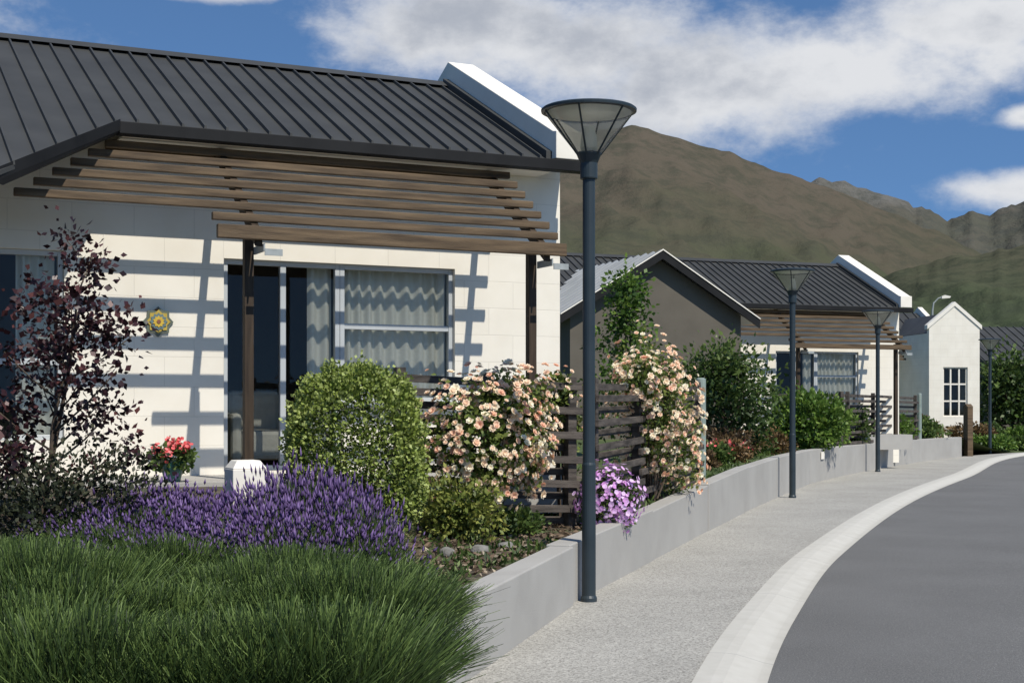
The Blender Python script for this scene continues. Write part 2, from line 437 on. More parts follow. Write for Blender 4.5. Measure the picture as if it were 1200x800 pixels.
def pergola(root, L0=4.73):
    p=MB()
    p.box(-5.0,-0.8,-0.06,-0.003,4.0,4.12)
    per=p.make('pergola',M_timber,root,bevel=0.004)
    n=8
    for i in range(n):
        t=i/(n-1); o=0.30+1.30*t; z=4.11-0.91*t
        aR=0.78; aL=(4.75+o) if i<n-2 else 4.30
        s=MB(); h=0.072 if i<n-1 else 0.125
        s.box(-aL,-aR,-o-0.03,-o+0.03,z-h,z)
        s.make('slat',M_timber,per,bevel=0.008)
    def zb(o): return 4.11-0.91*(o-0.30)/1.30-0.074
    for a in (0.97,3.91):
        r=MB(); h=0.13
        r.hexa([(-a-.035,-1.565,zb(1.565)-h),(-a+.035,-1.565,zb(1.565)-h),(-a+.035,-0.003,zb(0)-h),(-a-.035,-0.003,zb(0)-h),
                (-a-.035,-1.565,zb(1.565)),(-a+.035,-1.565,zb(1.565)),(-a+.035,-0.003,zb(0)),(-a-.035,-0.003,zb(0))])
        r.make('rafter',M_post,per,bevel=0.004)
        q=MB(); q.box(-a-.043,-a+.043,-1.25,-1.164,0.86,zb(1.25)-h)
        q.make('post',M_post,per,bevel=0.005)
        b=MB(); b.box(-a+.036,-a+.05,-1.60,-1.27,zb(1.6)-0.02-h,zb(1.6)+0.05-h)
        b.box(-a+.036,-a+.20,-1.645,-1.631,zb(1.6)-0.06-h,zb(1.6)+0.0-h)
        b.make('bracket',M_galv,per)
    return per

def main_house(name,loc,ang,L,label,leftwin,diag,floor=0.9):
    root=empty(name,(loc[0],loc[1],0),ang); tag(root,label,'house')
    holes=[(-3.83,-2.585,0.92,3.07),(-2.585,-1.29,1.62,3.07)]
    if leftwin: holes.append((-7.2,-5.38,1.25,3.07))
    w=MB(); wall_holes(w,-L,0,0.1,4.44,holes,0.0,0.2)
    for (x0,x1) in ((-0.27,-0.001),(-L,-L+.27)):
        w.prism_x([(0.201,0.1),(4.64,0.1),(4.64,4.44),(RY,5.5),(0.201,4.46)],x0,x1)
    w.box(-L,-.0,4.641,4.84,0.1,4.44)
    w.make('wall',M_white,root)
    r=MB()
    if diag: pts=[(-.295,-.45),(-.295,RY),(-L-.1,RY),(-L-.1,-2.1),(-6.18,-2.1),(-4.94,-.45)]
    else: pts=[(-.295,-.45),(-.295,RY),(-L-.1,RY),(-L-.1,-.45)]
    r.prism_z(pts[::-1],lambda x,y:zr(y)-.04,lambda x,y:zr(y))
    r.prism_z([(-.295,RY+.001),(-.295,2*RY+.45),(-L-.1,2*RY+.45),(-L-.1,RY+.001)],lambda x,y:zr(2*RY-y)-.04,lambda x,y:zr(2*RY-y))
    x=-.47
    while x>-L:
        if diag and x<-6.18: ye=-2.1
        elif diag and x<-4.94: ye=-.45-(-4.94-x)*(1.65/1.24)
        else: ye=-.45
        for (ya,yb_,f) in ((ye,RY,lambda y:zr(y)),(RY,2*RY+.45,lambda y:zr(2*RY-y))):
            h=.038
            r.hexa([(x-.014,ya,f(ya)+.0005),(x+.014,ya,f(ya)+.0005),(x+.014,yb_,f(yb_)+.0005),(x-.014,yb_,f(yb_)+.0005),
                    (x-.009,ya,f(ya)+h),(x+.009,ya,f(ya)+h),(x+.009,yb_,f(yb_)+h),(x-.009,yb_,f(yb_)+h)])
        x-=.215
    r.prism_x([(-.44,zr(-.44)),(-.44,zr(-.44)+.09),(RY,zr(RY)+.09),(RY,zr(RY))],-.40,-.333)
    r.prism_x([(RY-.16,zr(RY-.16)+.042),(RY,zr(RY)+.055),(RY+.16,zr(RY-.16)+.042),(RY,zr(RY)+.02)],-L-.1,-.405)
    r.make('roof',M_roof,root)
    c=MB(); c.prism_x([(-.54,4.262),(-.54,4.56),(-.46,4.575),(RY,zr(RY)+.31),(2*RY+.52,4.56),(2*RY+.52,4.27),(4.7,4.3),(RY,5.3),(0,4.3)],-.33,.025)
    c.make('parapet',M_cop,root,bevel=0.008)
    gt=MB()
    if diag:
        gt.box(-4.97,.05,-.58,-.42,4.13,4.245)
        gt.hexa([(-6.25,-2.17,3.35),(-4.96,-.60,4.15),(-4.94,-.40,4.15),(-6.15,-2.03,3.35),(-6.25,-2.17,3.455),(-4.96,-.60,4.262),(-4.94,-.40,4.262),(-6.15,-2.03,3.48)])
        gt.box(-L-.1,-6.2,-2.22,-2.05,3.35,3.45)
    else:
        gt.box(-L-.1,.05,-.58,-.42,4.13,4.245)
    gt.make('gutter',M_gut,root,bevel=0.006)
    so=MB(); so.box(-4.9 if diag else -L,-.3,-.45,-.002,4.14,4.16); so.make('soffit',M_cop,root)
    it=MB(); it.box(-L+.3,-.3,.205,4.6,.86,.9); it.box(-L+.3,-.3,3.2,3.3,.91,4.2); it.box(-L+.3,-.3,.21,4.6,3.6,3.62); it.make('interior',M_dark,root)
    window(root,-2.583,-1.292,1.622,3.068,.05,(),(2.42,),curtain=[(-2.52,-1.33)])
    window(root,-3.828,-2.587,.922,3.068,.05,(-3.2,),(),name='sliding_door',curtain=[(-2.90,-2.63)])
    sl=MB(); sl.box(-2.56,-1.27,-.05,.045,1.57,1.618); sl.make('sill',M_alu,root)
    if leftwin: window(root,-7.198,-5.382,1.252,3.068,.05,(-6.3,),(2.0,),curtain=[(-7.1,-6.2),(-5.8,-5.45)])
    pergola(root)
    pt=MB(); pt.box(-8,-.6,-1.42,-.005,.5,.885); pt.make('patio',M_conc,root)
    return root
A1=math.atan2(.4367,.8996)
h1=main_house('house',(0.54,15.87),A1,9.5,'cream block house with charcoal metal roof and brown timber pergola',True,True)
A2=math.atan2(.347,.938)
h2=main_house('house',(10.5,38.2),A2,11.3,'cream house with grey gabled wing, charcoal roof and slatted pergola',False,False)
gw=MB()
cx=-8.9; hw=2.15
gw.prism_y([(cx-hw,0.1),(cx+hw,0.1),(cx+hw,3.72),(cx,4.98),(cx-hw,3.72)],-3.32,-0.05); gw.make('gable_wall',M_grey,h2)
gr=MB()
for sgn in (-1,1):
    def zz(x): return 5.10-abs(x-cx)*.603
    xa,xb=cx,cx+sgn*2.5
    pts=[(xa,-3.55),(xb,-3.55),(xb,2.0),(xa,2.0)]
    if sgn<0: pts=pts[::-1]
    gr.prism_z(pts,lambda x,y:zz(x)-.06,lambda x,y:zz(x))
    y=-3.5
    while y<2:
        P=[(xa,y-.03,zz(xa)),(xb,y-.03,zz(xb)),(xb,y+.03,zz(xb)),(xa,y+.03,zz(xa))]
        if sgn<0: P=P[::-1]
        gr.hexa([(a,b,c+.001) for a,b,c in P]+[(a,b,c+.05) for a,b,c in P]); y+=.4
gr.make('gable_roof',M_roof_glare,h2)
bg=MB()
for sgn in (-1,1):
    xb=cx+sgn*2.5
    P=[(cx,-3.6),(xb,-3.6),(xb,-3.552),(cx,-3.552)]
    if sgn<0: P=P[::-1]
    bg.prism_z(P,lambda x,y:zz(x)-.17,lambda x,y:zz(x)+.052)
bg.make('barge_board',M_gut,h2)
bg=MB()
for sgn in (-1,1):
    xb=cx+sgn*2.5
    P=[(cx,-3.62),(xb,-3.62),(xb,-3.601),(cx,-3.601)]
    if sgn<0: P=P[::-1]
    bg.prism_z(P,lambda x,y:zz(x)+.025,lambda x,y:zz(x)+.054)
bg.make('barge_trim',M_cop,h2)

A3=math.atan2(.12,.993)
h3=empty('house',(17.0,54,0),A3); tag(h3,'white house with steep narrow parapet gable beside the path','house')
w=MB(); wall_holes(w,-1.05,.98,-.1,4.5,[(-.48,.5,1.25,3.15)],0,.2)
w.prism_y([(-1.05,4.5),(.98,4.5),(.98,4.72),(-.03,5.52),(-1.05,4.72)],0,.2)
w.box(-1.05,-.85,.2,3.2,-.1,4.45); w.box(.78,.98,.2,3.2,-.1,4.45)
w.box(-7,.979,3.2,3.4,-.1,4.3); w.box(-7,.979,7.6,7.8,-.1,4.3)
w.prism_x([(3.4,-.1),(7.6,-.1),(7.6,4.3),(5.5,5.4),(3.4,4.3)],.78,.979); w.make('wall',M_white,h3)
c=MB(); c.prism_y([(-1.13,4.60),(-1.13,4.76),(-.03,5.66),(1.06,4.76),(1.06,4.60),(-.03,5.5)],-.04,.24); c.make('parapet',M_cop,h3)
c=MB(); c.prism_x([(3.0,4.35),(3.0,4.6),(5.5,5.85),(8,4.6),(8,4.35),(5.5,5.5)],.82,1.02); c.make('parapet',M_cop,h3)
r=MB()
for s in (-1,1):
    P=[(0,.21),(s*1.0,.21),(s*1.0,5),(0,5)]
    if s<0:P=P[::-1]
    r.prism_z(P,lambda x,y:5.28-abs(x)*.8-.04,lambda x,y:5.28-abs(x)*.8)
for s in (-1,1):
    P=[(-7.2,5.5),(-7.2,5.5+s*2.6),(.78,5.5+s*2.6),(.78,5.5)]
    if s>0:P=P[::-1]
    r.prism_z(P,lambda x,y:5.6-abs(y-5.5)*.5-.04,lambda x,y:5.6-abs(y-5.5)*.5)
    x=-7
    while x<.7:
        Q=[(x-.015,5.5),(x-.015,5.5+s*2.6),(x+.015,5.5+s*2.6),(x+.015,5.5)]
        if s>0:Q=Q[::-1]
        r.prism_z(Q,lambda x,y:5.6-abs(y-5.5)*.5,lambda x,y:5.6-abs(y-5.5)*.5+.045); x+=.4
r.make('roof',M_roof,h3)
gt=MB(); gt.box(-7.2,-1.12,2.78,2.9,4.16,4.3); gt.make('gutter',M_gut,h3)
window(h3,-.478,.498,1.252,3.148,.06,(-.16,.18),(1.85,2.5),t=.05,mat=M_cop)
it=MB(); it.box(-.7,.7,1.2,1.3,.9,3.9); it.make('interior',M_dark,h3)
pg=MB()
for i in range(6):
    z=4.1-.11*i; pg.box(-5,-1.3,2.6-.2*i,2.65-.2*i,z-.08,z)
pg.make('pergola',M_timber,h3)

def simple_house(loc,ang,L,D,ze,zp,label,wm):
    h=empty('house',(loc[0],loc[1],0),ang); tag(h,label,'house')
    w=MB(); wall_holes(w,0,L,-.1,ze,[(1.2,2.6,1.2,2.7),(5,7,.3,2.7)],0,.2)
    w.box(0,L,D-.2,D,-.1,ze)
    for x in (0,L-.2): w.prism_x([(.2,-.1),(D-.2,-.1),(D-.2,ze),(D/2,zp-.15),(.2,ze)],x,x+.2)
    w.make('wall',wm,h)
    sl=(zp-ze)/(D/2)
    r=MB()
    for s in (-1,1):
        P=[(-.4,D/2),(-.4,D/2+s*(D/2+.5)),(L+.4,D/2+s*(D/2+.5)),(L+.4,D/2)]
        if s>0:P=P[::-1]
        r.prism_z(P,lambda x,y:zp-abs(y-D/2)*sl+.02,lambda x,y:zp-abs(y-D/2)*sl+.08)
        x=-.3
        while x<L+.4:
            Q=[(x-.02,D/2),(x-.02,D/2+s*(D/2+.5)),(x+.02,D/2+s*(D/2+.5)),(x+.02,D/2)]
            if s>0:Q=Q[::-1]
            r.prism_z(Q,lambda x,y:zp-abs(y-D/2)*sl+.081,lambda x,y:zp-abs(y-D/2)*sl+.13); x+=.45
    r.make('roof',M_roof,h)
    g_=MB(); g_.box(-.4,L+.4,-.6,-.48,ze-.35,ze-.2); g_.make('gutter',M_gut,h)
    window(h,1.202,2.598,1.202,2.698,.08,(1.9,),()); window(h,5.002,6.998,.302,2.698,.08,(6,),())
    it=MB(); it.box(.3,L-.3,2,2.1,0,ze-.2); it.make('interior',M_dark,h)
    return h
simple_house((24.3,72),math.atan2(.1,.99),14,8,4.1,5.9,'grey house with long charcoal metal roof at the road bend',M_grey)

# ------------------------------------------------------------------ lamps
lm=MB(); lm.lathe([(.066,0),(.066,.03),(.056,.05),(.056,1.1),(.05,1.12),(.05,3.44)],20)
lamp=empty('street_lamp',(0.62,11.36,0))
lm.make('post',M_lamp,lamp,smooth=False)
lm=MB(); lm.lathe([(.066,3.40),(.07,3.41),(.07,3.53),(.10,3.60),(.10,3.615),(.03,3.62)],20); lm.make('collar',M_lamp,lamp)
lm=MB(); lm.lathe([(.095,3.60),(.365,3.945)],40,cap=False); lm.make('lamp_shade',M_shade,lamp,smooth=True)
lm=MB()
for k in range(6):
    a=k*math.pi/3+.25
    lm.tube([(.098*math.cos(a),.098*math.sin(a),3.60),(.37*math.cos(a),.37*math.sin(a),3.95)],[.008,.008],6)
lm.make('strut',M_lamp,lamp)
lm=MB()
lm.lathe([(.362,3.938),(.385,3.942),(.387,3.96),(.372,3.972),(.30,3.985),(.05,4.004),(.04,3.99),(.30,3.955),(.362,3.938)],40,cap=False); lm.make('lid',M_lamp,lamp)
lm=MB(); lm.lathe([(.345,3.936),(.05,3.925)],32); lm.make('reflector',M_lampin,lamp)
lm=MB(); lm.lathe([(.055,3.62),(.07,3.65),(.06,3.76),(.04,3.82)],16); lm.make('lamp_bulb',M_lampin,lamp)
tag(lamp,'slate-blue lamp post with conical glass shade beside grey wall','street lamp','lamp posts along the footpath')
for (x,y) in ((4.90,24.6),(9.04,34.8),(16.6,48.9)):
    l2=lamp.copy(); COL.objects.link(l2); l2.location=(x,y,0)
    for c in list(lamp.children):
        c2=c.copy(); COL.objects.link(c2); c2.parent=l2
fl=empty('street_light',(20.9,70,0)); tag(fl,'tall slim grey street light with curved arm above the roofs','street light')
lm=MB(); lm.tube([(0,0,0),(0,0,6.4),(.06,0,6.8),(.3,0,7.05),(.5,0,7.1)],[.06,.05,.04,.035,.03],8); lm.make('post',M_galv,fl)
lm=MB(); lm.prism_y([(.45,7.02),(.85,7.06),(.9,7.14),(.6,7.2),(.45,7.14)],-.09,.09); lm.make('lamp_head',M_cop,fl)

# ------------------------------------------------------------------ fences
def fence(p0,p1,zb0,zb1,h,label,npost=2,nsl=10,postmat=None,group=None):
    L=math.hypot(p1[0]-p0[0],p1[1]-p0[1]); ang=math.atan2(p1[1]-p0[1],p1[0]-p0[0])
    root=empty('fence',(p0[0],p0[1],0),ang); tag(root,label,'fence')
    for i in range(npost):
        x=L*i/(npost-1); z0=zb0+(zb1-zb0)*x/L
        p=MB(); p.box(x-.045,x+.045,-.045,.045,z0-.25,z0+h+.06); p.make('post',M_fence,root,bevel=0.005)
    s=MB()
    for j in range(nsl):
        z=.07+j*(h-.1)/(nsl-1)
        n=max(1,npost-1)
        for i in range(n):
            x0=L*i/n-.11+random.uniform(-.03,.02); x1=L*(i+1)/n+.09+random.uniform(-.02,.03)
            f=1 if (j+i)%2==0 else -1
            y0,y1=(-.085,-.047) if f>0 else (.047,.085)
            dz=random.uniform(-.012,.012); za=zb0+(zb1-zb0)*max(0,x0)/L; zc=zb0+(zb1-zb0)*x1/L
            hh=.034
            s.hexa([(x0,y0,za+z-hh+dz),(x1,y0,zc+z-hh),(x1,y1,zc+z-hh),(x0,y1,za+z-hh+dz),(x0,y0,za+z+hh+dz),(x1,y0,zc+z+hh),(x1,y1,zc+z+hh),(x0,y1,za+z+hh+dz)])
    s.make('slats',M_fence,root,bevel=0.004)
    return root
fence((-1.0,12.52),(0.55,13.27),0.5,0.43,1.36,'weathered brown slatted timber fence behind peach roses',3,12)
fence((0.78,13.55),(2.55,19.4),0.43,0.50,1.36,'weathered brown slatted timber fence along the retaining wall',4,12)
fence((6.2,33.3),(7.95,34.0),0.66,0.66,1.25,'slatted timber fence near the second house',2,10)
fence((8.15,34.2),(11.8,41.2),0.66,0.64,1.25,'slatted timber fence running along the wall beyond shrubs',4,10)
def gpost(x,y,z0,z1,r=.045):
    m=MB(); m.lathe([(r,z0),(r,z1),(r*.6,z1+.015)],14); o=m.make('fence_post',M_gpost,None,(x,y,0)); tag(o,'round pale green-grey steel post at the end of the fence','post'); return o
gpost(2.65,19.75,.3,1.97,.07); gpost(12.1,41.8,.4,2.0,.06)
m=MB(); m.box(-.11,.11,-.11,.11,-.1,1.62); m.prism_x([(-.12,1.621),(.12,1.621),(0,1.72)],-.12,.12)
o=m.make('timber_post',M_timber,None,(15.0,46.3,0),.4,.01); tag(o,'square brown timber post at the end of the retaining wall','post')

m=MB(); 
a=.125
m.hexa([(-a,-a,.40),(a,-a,.40),(a,a,.40),(-a,a,.40),(-a,-a,1.12),(a,-a,1.12),(a,a,1.12),(-a,a,1.12)])
m.hexa([(-a,-a,1.121),(a,-a,1.121),(a,a,1.121),(-a,a,1.121),(-.085,-.085,1.18),(.085,-.085,1.18),(.085,.085,1.18),(-.085,.085,1.18)])
o=m.make('garden_bollard',M_cop,None,(-1.93,10.2,0),.45,.006); tag(o,'squat white concrete pillar with sloped top among lavender','bollard')

pl=empty('wall_ornament',(0.54-.8996*4.49+.4367*.012,15.87-.4367*4.49-.8996*.012,2.41),A1); tag(pl,'small eight-pointed gold and blue-grey sun ornament on white wall','wall ornament')
def star(r0,r1,n,y0,y1): 
    pts=[]
    for k in range(2*n):
        a=math.pi*k/n+math.pi/2; r=r0 if k%2==0 else r1; pts.append((r*math.cos(a),r*math.sin(a)))
    mm=MB(); mm.prism_y(pts,y1,y0); return mm
def flat(name,c): 
    return noisy(name,c,tuple(x*.8 for x in c),25,.4,spec=.5)
star(.15,.118,8,-.012,.012).make('plaque_back',flat('plaque_green',(.13,.15,.11)),pl)
star(.118,.092,8,-.022,-.013).make('sun_rays',flat('plaque_yellow',(.50,.36,.06)),pl)
star(.088,.070,12,-.030,-.023).make('sun_ring',flat('plaque_blue',(.14,.20,.20)),pl)
star(.060,.044,10,-.036,-.031).make('sun_face',flat('plaque_gold',(.62,.42,.05)),pl)
star(.022,.018,8,-.042,-.037).make('sun_eye',flat('plaque_red',(.25,.10,.05)),pl)

ac=empty('armchair',(-2.73,15.35,.905),A1); tag(ac,'pale upholstered armchair inside behind the glass door','armchair')
M_up=noisy('pale_fabric',(.5,.48,.44),(.62,.6,.55),8,.9,.2)
m=MB(); m.box(-.3,.3,-.35,.3,.1,.42); m.make('seat',M_up,ac,bevel=.05)
m=MB(); m.box(-.3,.3,.302,.45,.1,.85); m.make('backrest',M_up,ac,bevel=.06)
for s in (-1,1):
    m=MB(); m.box(*( (.302,.42) if s>0 else (-.42,-.302)),-.35,.42,.08,.6); m.make('armrest',M_up,ac,bevel=.05)

# ------------------------------------------------------------------ vegetation
L_shrub=leaf_mat('shrub_leaves',(.07,.10,.018),(.20,.26,.045),(.38,.43,.14),.15)
L_green=leaf_mat('green_leaves',(.025,.05,.012),(.065,.11,.025),(.15,.21,.05),.3)
L_rose=leaf_mat('rose_leaves',(.04,.07,.015),(.12,.17,.035),(.26,.30,.07),.3)
L_bright=leaf_mat('bright_leaves',(.03,.07,.012),(.09,.17,.025),(.19,.28,.05),.3)
L_yel=leaf_mat('yellow_green_leaves',(.05,.08,.015),(.16,.20,.04),(.36,.36,.09),.25)
L_dark=leaf_mat('dark_leaves',(.015,.025,.012),(.04,.055,.025),(.09,.09,.04),.15)
L_red2=leaf_mat('reddish_leaves',(.03,.018,.012),(.09,.055,.028),(.18,.12,.05),.2)
L_darkb=leaf_mat('burgundy_green_leaves',(.012,.016,.010),(.033,.042,.020),(.075,.070,.035),.15)
L_burg=leaf_mat('burgundy_leaves',(.014,.007,.009),(.044,.016,.019),(.12,.045,.04),.2,.4)
L_rust=leaf_mat('rusty_grass',(.05,.035,.015),(.14,.085,.035),(.24,.15,.06),.2)
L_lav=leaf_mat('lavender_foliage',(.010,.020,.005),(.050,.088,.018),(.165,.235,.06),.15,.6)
L_lavf=leaf_mat('lavender_flowers',(.042,.022,.075),(.120,.070,.195),(.25,.165,.35),.1,.7)
L_peach=leaf_mat('peach_petals',(.86,.50,.34),(.90,.72,.52),(.93,.88,.68),.25,.6)
L_mag=leaf_mat('lilac_pink_petals',(.58,.24,.58),(.76,.44,.78),(.86,.66,.88),.25,.6)
L_red=leaf_mat('coral_petals',(.65,.06,.06),(.82,.14,.14),(.9,.34,.32),.25,.6)

def flowers(name,P,Nn,size,mat,parent,loc=(0,0,0),petals=7,rings=2,open_=0.5):
    n=len(P); Nn=unit(Nn); R=unit(RNG.normal(size=(n,3))); A=unit(np.cross(Nn,R)); B=np.cross(Nn,A)
    base=np.clip(RNG.normal(.6,.28,n),0,1); VV=[];T=[]
    size=np.broadcast_to(size,(n,))[:,None]
    for rg in range(rings):
        up=open_*(1 if rg==0 else 1.7); rr=1.0 if rg==0 else .6
        for k in range(petals):
            a=2*math.pi*(k+.5*rg)/petals
            d=A*math.cos(a)+B*math.sin(a); t=-A*math.sin(a)+B*math.cos(a)
            w=math.pi/petals*1.15*rr
            v=np.stack([P,P+(d*.62*rr-t*w*.9+Nn*up*.42)*size*.5,P+(d*rr+Nn*up*.75)*size*.5,P+(d*.62*rr+t*w*.9+Nn*up*.42)*size*.5],1)
            VV.append(v); T.append(np.repeat(np.clip(base-(.18 if rg else 0)+RNG.normal(0,.06,n),0,1)[:,None],4,1))
    V=np.concatenate(VV).reshape(-1,3); T=np.concatenate(T).ravel()
    return np_mesh(name,V,np.arange(len(V)).reshape(-1,4),mat,T,parent,loc)

def shrub(name,label,cat,c,r,n,mat,lsz,seed,shell=.45,lump=.22,zmin=None,stem=True,group=None,asp=.28,lf=2.2,square=0):
    gzv=gz(c[0],c[1]); root=empty(name,(c[0],c[1],gzv)); tag(root,label,cat,group)
    P,d,t=cloud_pts(n,(0,0,c[2]-gzv),r,shell,lump,seed,lf,0.0,square)
    D=d*.7+RNG.normal(size=P.shape)*.6+np.array([0,0,.25])
    L=lsz*(.7+.6*RNG.random(len(P)))
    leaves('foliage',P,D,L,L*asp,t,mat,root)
    if stem:
        b=MB()
        for k in range(6):
            a=k*1.05+seed; e=Vector((r[0]*.7*math.cos(a),r[1]*.7*math.sin(a),c[2]-gzv+r[2]*.3))
            b.tube([(0.03*math.cos(a),.03*math.sin(a),-.05),(e.x*.4,e.y*.4,e.z*.5),tuple(e)],[.025,.016,.006],5)
        b.make('stem',M_bark,root)
    return root,P,d

shrub('shrub','dense rounded yellow-green clipped shrub beside lavender','shrub',(-1.22,11.0,1.19),(.54,.50,.70),28000,L_shrub,.031,1,.74,.08,asp=.40,lf=5,square=.4)
def rose(c_list,label,nl,nb,seed,base,bs=.085):
    gzv=gz(*base); root=empty('rose_bush',(base[0],base[1],gzv)); tag(root,label,'rose bush')
    PP=[];DD=[];TT=[];FP=[];FN=[]
    for i,(c,r,wt) in enumerate(c_list):
        cl=(c[0]-base[0],c[1]-base[1],c[2]-gzv)
        P,d,t=cloud_pts(int(nl*wt),cl,r,.25,.35,seed+i,2.5,0.0); PP.append(P);DD.append(d);TT.append(t)
        P,d,t=cloud_pts(int(nb*wt),cl,(r[0]*1.1,r[1]*1.1,r[2]*1.08),.9,.35,seed+i,2.5,0.12)
        msk=np.array([noise.noise(Vector((p[0]*8+seed,p[1]*8,p[2]*8)))>-.06 for p in P]); P=P[msk]; d=d[msk]
        FP.append(P+RNG.normal(size=P.shape)*.03); FN.append(d+np.array([.1,-.25,.35]))
    P=np.concatenate(PP);d=np.concatenate(DD);t=np.concatenate(TT)
    L=.05*(.6+.8*RNG.random(len(P)))
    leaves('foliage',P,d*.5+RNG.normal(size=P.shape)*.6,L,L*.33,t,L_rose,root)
    FP=np.concatenate(FP);FN=np.concatenate(FN)
    f=flowers('blossoms',FP,FN+RNG.normal(size=FP.shape)*.3,bs*(.5+.7*RNG.random(len(FP))),L_peach,root); f['kind']='stuff'
    b=MB()
    for i,(c,r,wt) in enumerate(c_list):
        for k in range(5):
            a=k*1.3+seed+i; e=(c[0]-base[0]+r[0]*.8*math.cos(a),c[1]-base[1]+r[1]*.8*math.sin(a),c[2]-gzv+r[2]*.5)
            b.tube([(.04*math.cos(a),.04*math.sin(a),-.05),(e[0]*.5,e[1]*.5,e[2]*.6),e],[.012,.009,.004],5)
    b.make('stem',M_bark,root)
    return root
rose([((-.30,12.30,1.24),(.46,.30,.50),.5),((-.02,12.5,1.60),(.34,.22,.26),.25),((.10,12.6,1.20),(.24,.22,.32),.25)],'bushy rose covered in peach and cream blossoms by fence',5000,1950,3,(-.25,12.4),.074)
rose([((1.58,15.9,1.60),(.38,.40,.66),.55),((1.90,16.7,1.05),(.34,.5,.5),.3),((1.42,15.4,1.85),(.24,.22,.24),.15)],'tall climbing rose with peach blossoms over the fence',5500,1950,9,(1.6,16.2),.076)
rose([((.42,13.3,1.70),(.17,.15,.2),.5),((.50,13.45,1.40),(.16,.15,.3),.5)],'small peach rose climbing the fence corner post',1400,220,15,(.5,13.6),.068)
shrub('shrub','low yellow-green leafy plant under the roses','plant',(-.45,11.9,.68),(.36,.26,.24),2600,L_yel,.05,21,.15,.45,stem=False)
shrub('shrub','low leafy plant at the foot of the fence','plant',(.05,12.5,.54),(.24,.2,.12),900,L_green,.05,22,.2,.3,stem=False)
root,P,d=shrub('flowering_plant','mound of lilac-pink phlox spilling over the wall','flowering plant',(.92,13.2,.68),(.27,.26,.30),1600,L_green,.04,5,.3,.15,stem=False)
P,d,t=cloud_pts(700,(0,0,.68-gz(.92,13.2)),(.31,.30,.32),.85,.22,5,2.6,-.02)
f=flowers('blossoms',P,d+RNG.normal(size=P.shape)*.3,.05*(.6+.6*RNG.random(len(P))),L_mag,root,petals=5,rings=1,open_=.3); f['kind']='stuff'
gp=empty('potted_geranium',(-3.10,12.85,.885)); tag(gp,'coral geranium in a teal glazed pot on the patio','potted plant')
m=MB(); m.lathe([(.07,0),(.09,.08),(.115,.18),(.125,.2),(.11,.2),(.10,.17)],24); m.make('pot',M_teal,gp)
P,d,t=cloud_pts(800,(0,0,.21),(.2,.18,.13),.2,.2,2); leaves('foliage',P,d+RNG.normal(size=P.shape)*.5,.045,.02,t,L_green,gp)
P=np.concatenate([RNG.normal(size=(18,3))*.022+np.array([x,y,z]) for x,y,z in ((-.12,-.06,.29),(.02,-.1,.34),(.12,0,.30),(-.03,.05,.38),(.15,-.08,.32),(-.15,0,.30),(.0,-.16,.26),(.06,-.02,.36))])
f=flowers('blossoms',P,RNG.normal(size=P.shape)+np.array([0,-.4,.8]),.040,L_red,gp,petals=5,rings=1); f['kind']='stuff'

def tree(name,label,base,h,spread,nb,leafn,mat,lsz,seed,trunk_r=.03,crown0=.25,cl_r=.25,lean=(0,0),multi=1,asp=.3,tp=1.0,cat='tree'):
    rnd=random.Random(seed)
    z0=gz(*base) if base[1]<66 else 0
    root=empty(name,(base[0],base[1],z0)); tag(root,label,cat)
    b=MB(); tips=[]
    for mtr in range(multi):
        la=rnd.uniform(0,6.28); ln=(lean[0]+(.25*spread*math.cos(la) if multi>1 else 0),lean[1]+(.25*spread*math.sin(la) if multi>1 else 0))
        pts=[];rad=[]
        hh=h*(1 if mtr==0 else rnd.uniform(.7,.95))
        for i in range(9):
            t=i/8; pts.append((ln[0]*t+.05*rnd.uniform(-1,1)*t,ln[1]*t+.05*rnd.uniform(-1,1)*t,-.1+hh*t)); rad.append(trunk_r*(1-t*.85)/(multi**.5))
        b.tube(pts,rad,7); tips.append((Vector(pts[-1]),.12))
        for k in range(nb//multi):
            t=crown0+(1-crown0)*(k+.5)/(nb//multi); i=min(7,int(t*8)); p=Vector(pts[i]).lerp(Vector(pts[i+1]),t*8-i)
            a=k*2.4+rnd.uniform(-.4,.4); ln_=spread*(1-.75*((t-crown0)/(1-crown0))**1.3)*rnd.uniform(.5,1.2)
            up=rnd.uniform(.3,.8)*tp
            e=p+Vector((math.cos(a)*ln_,math.sin(a)*ln_,up*ln_)); mid=p.lerp(e,.5)+Vector((0,0,-.05*ln_))
            b.tube([tuple(p),tuple(mid),tuple(e)],[rad[i]*.55,rad[i]*.35,.004],5)
            for q in (.45,.7,.9,1.0): tips.append((p.lerp(e,q)+Vector((rnd.uniform(-1,1),rnd.uniform(-1,1),rnd.uniform(-1,1)))*.08,1))
    b.make('trunk',M_bark,root,smooth=True)
    per=max(3,leafn//len(tips)); P=[];D=[];T=[]
    for (p,_) in tips:
        q=RNG.normal(size=(per,3))*cl_r*.5*RNG.uniform(.6,1.2)
        P.append(np.array(p)+q); D.append(q*1.5/cl_r+RNG.normal(size=(per,3))*.5+np.array([0,0,-.1]))
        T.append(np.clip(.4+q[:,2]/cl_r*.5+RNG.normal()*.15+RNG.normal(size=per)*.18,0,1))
    P=np.concatenate(P);D=np.concatenate(D);T=np.concatenate(T); L=lsz*(.6+.8*RNG.random(len(P)))
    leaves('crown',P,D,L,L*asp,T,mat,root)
    return root
tree('smoke_bush_tree','sparse burgundy-leaved young tree at the garden edge',(-3.25,9.6),2.05,.70,26,3000,L_burg,.048,14,.035,.10,.13,lean=(.16,.1),multi=2,asp=.38,tp=1.2)
shrub('shrub','dark olive-green shrub under the burgundy tree','shrub',(-3.0,9.3,.80),(.78,.5,.46),6200,L_darkb,.040,31,.3,.40)
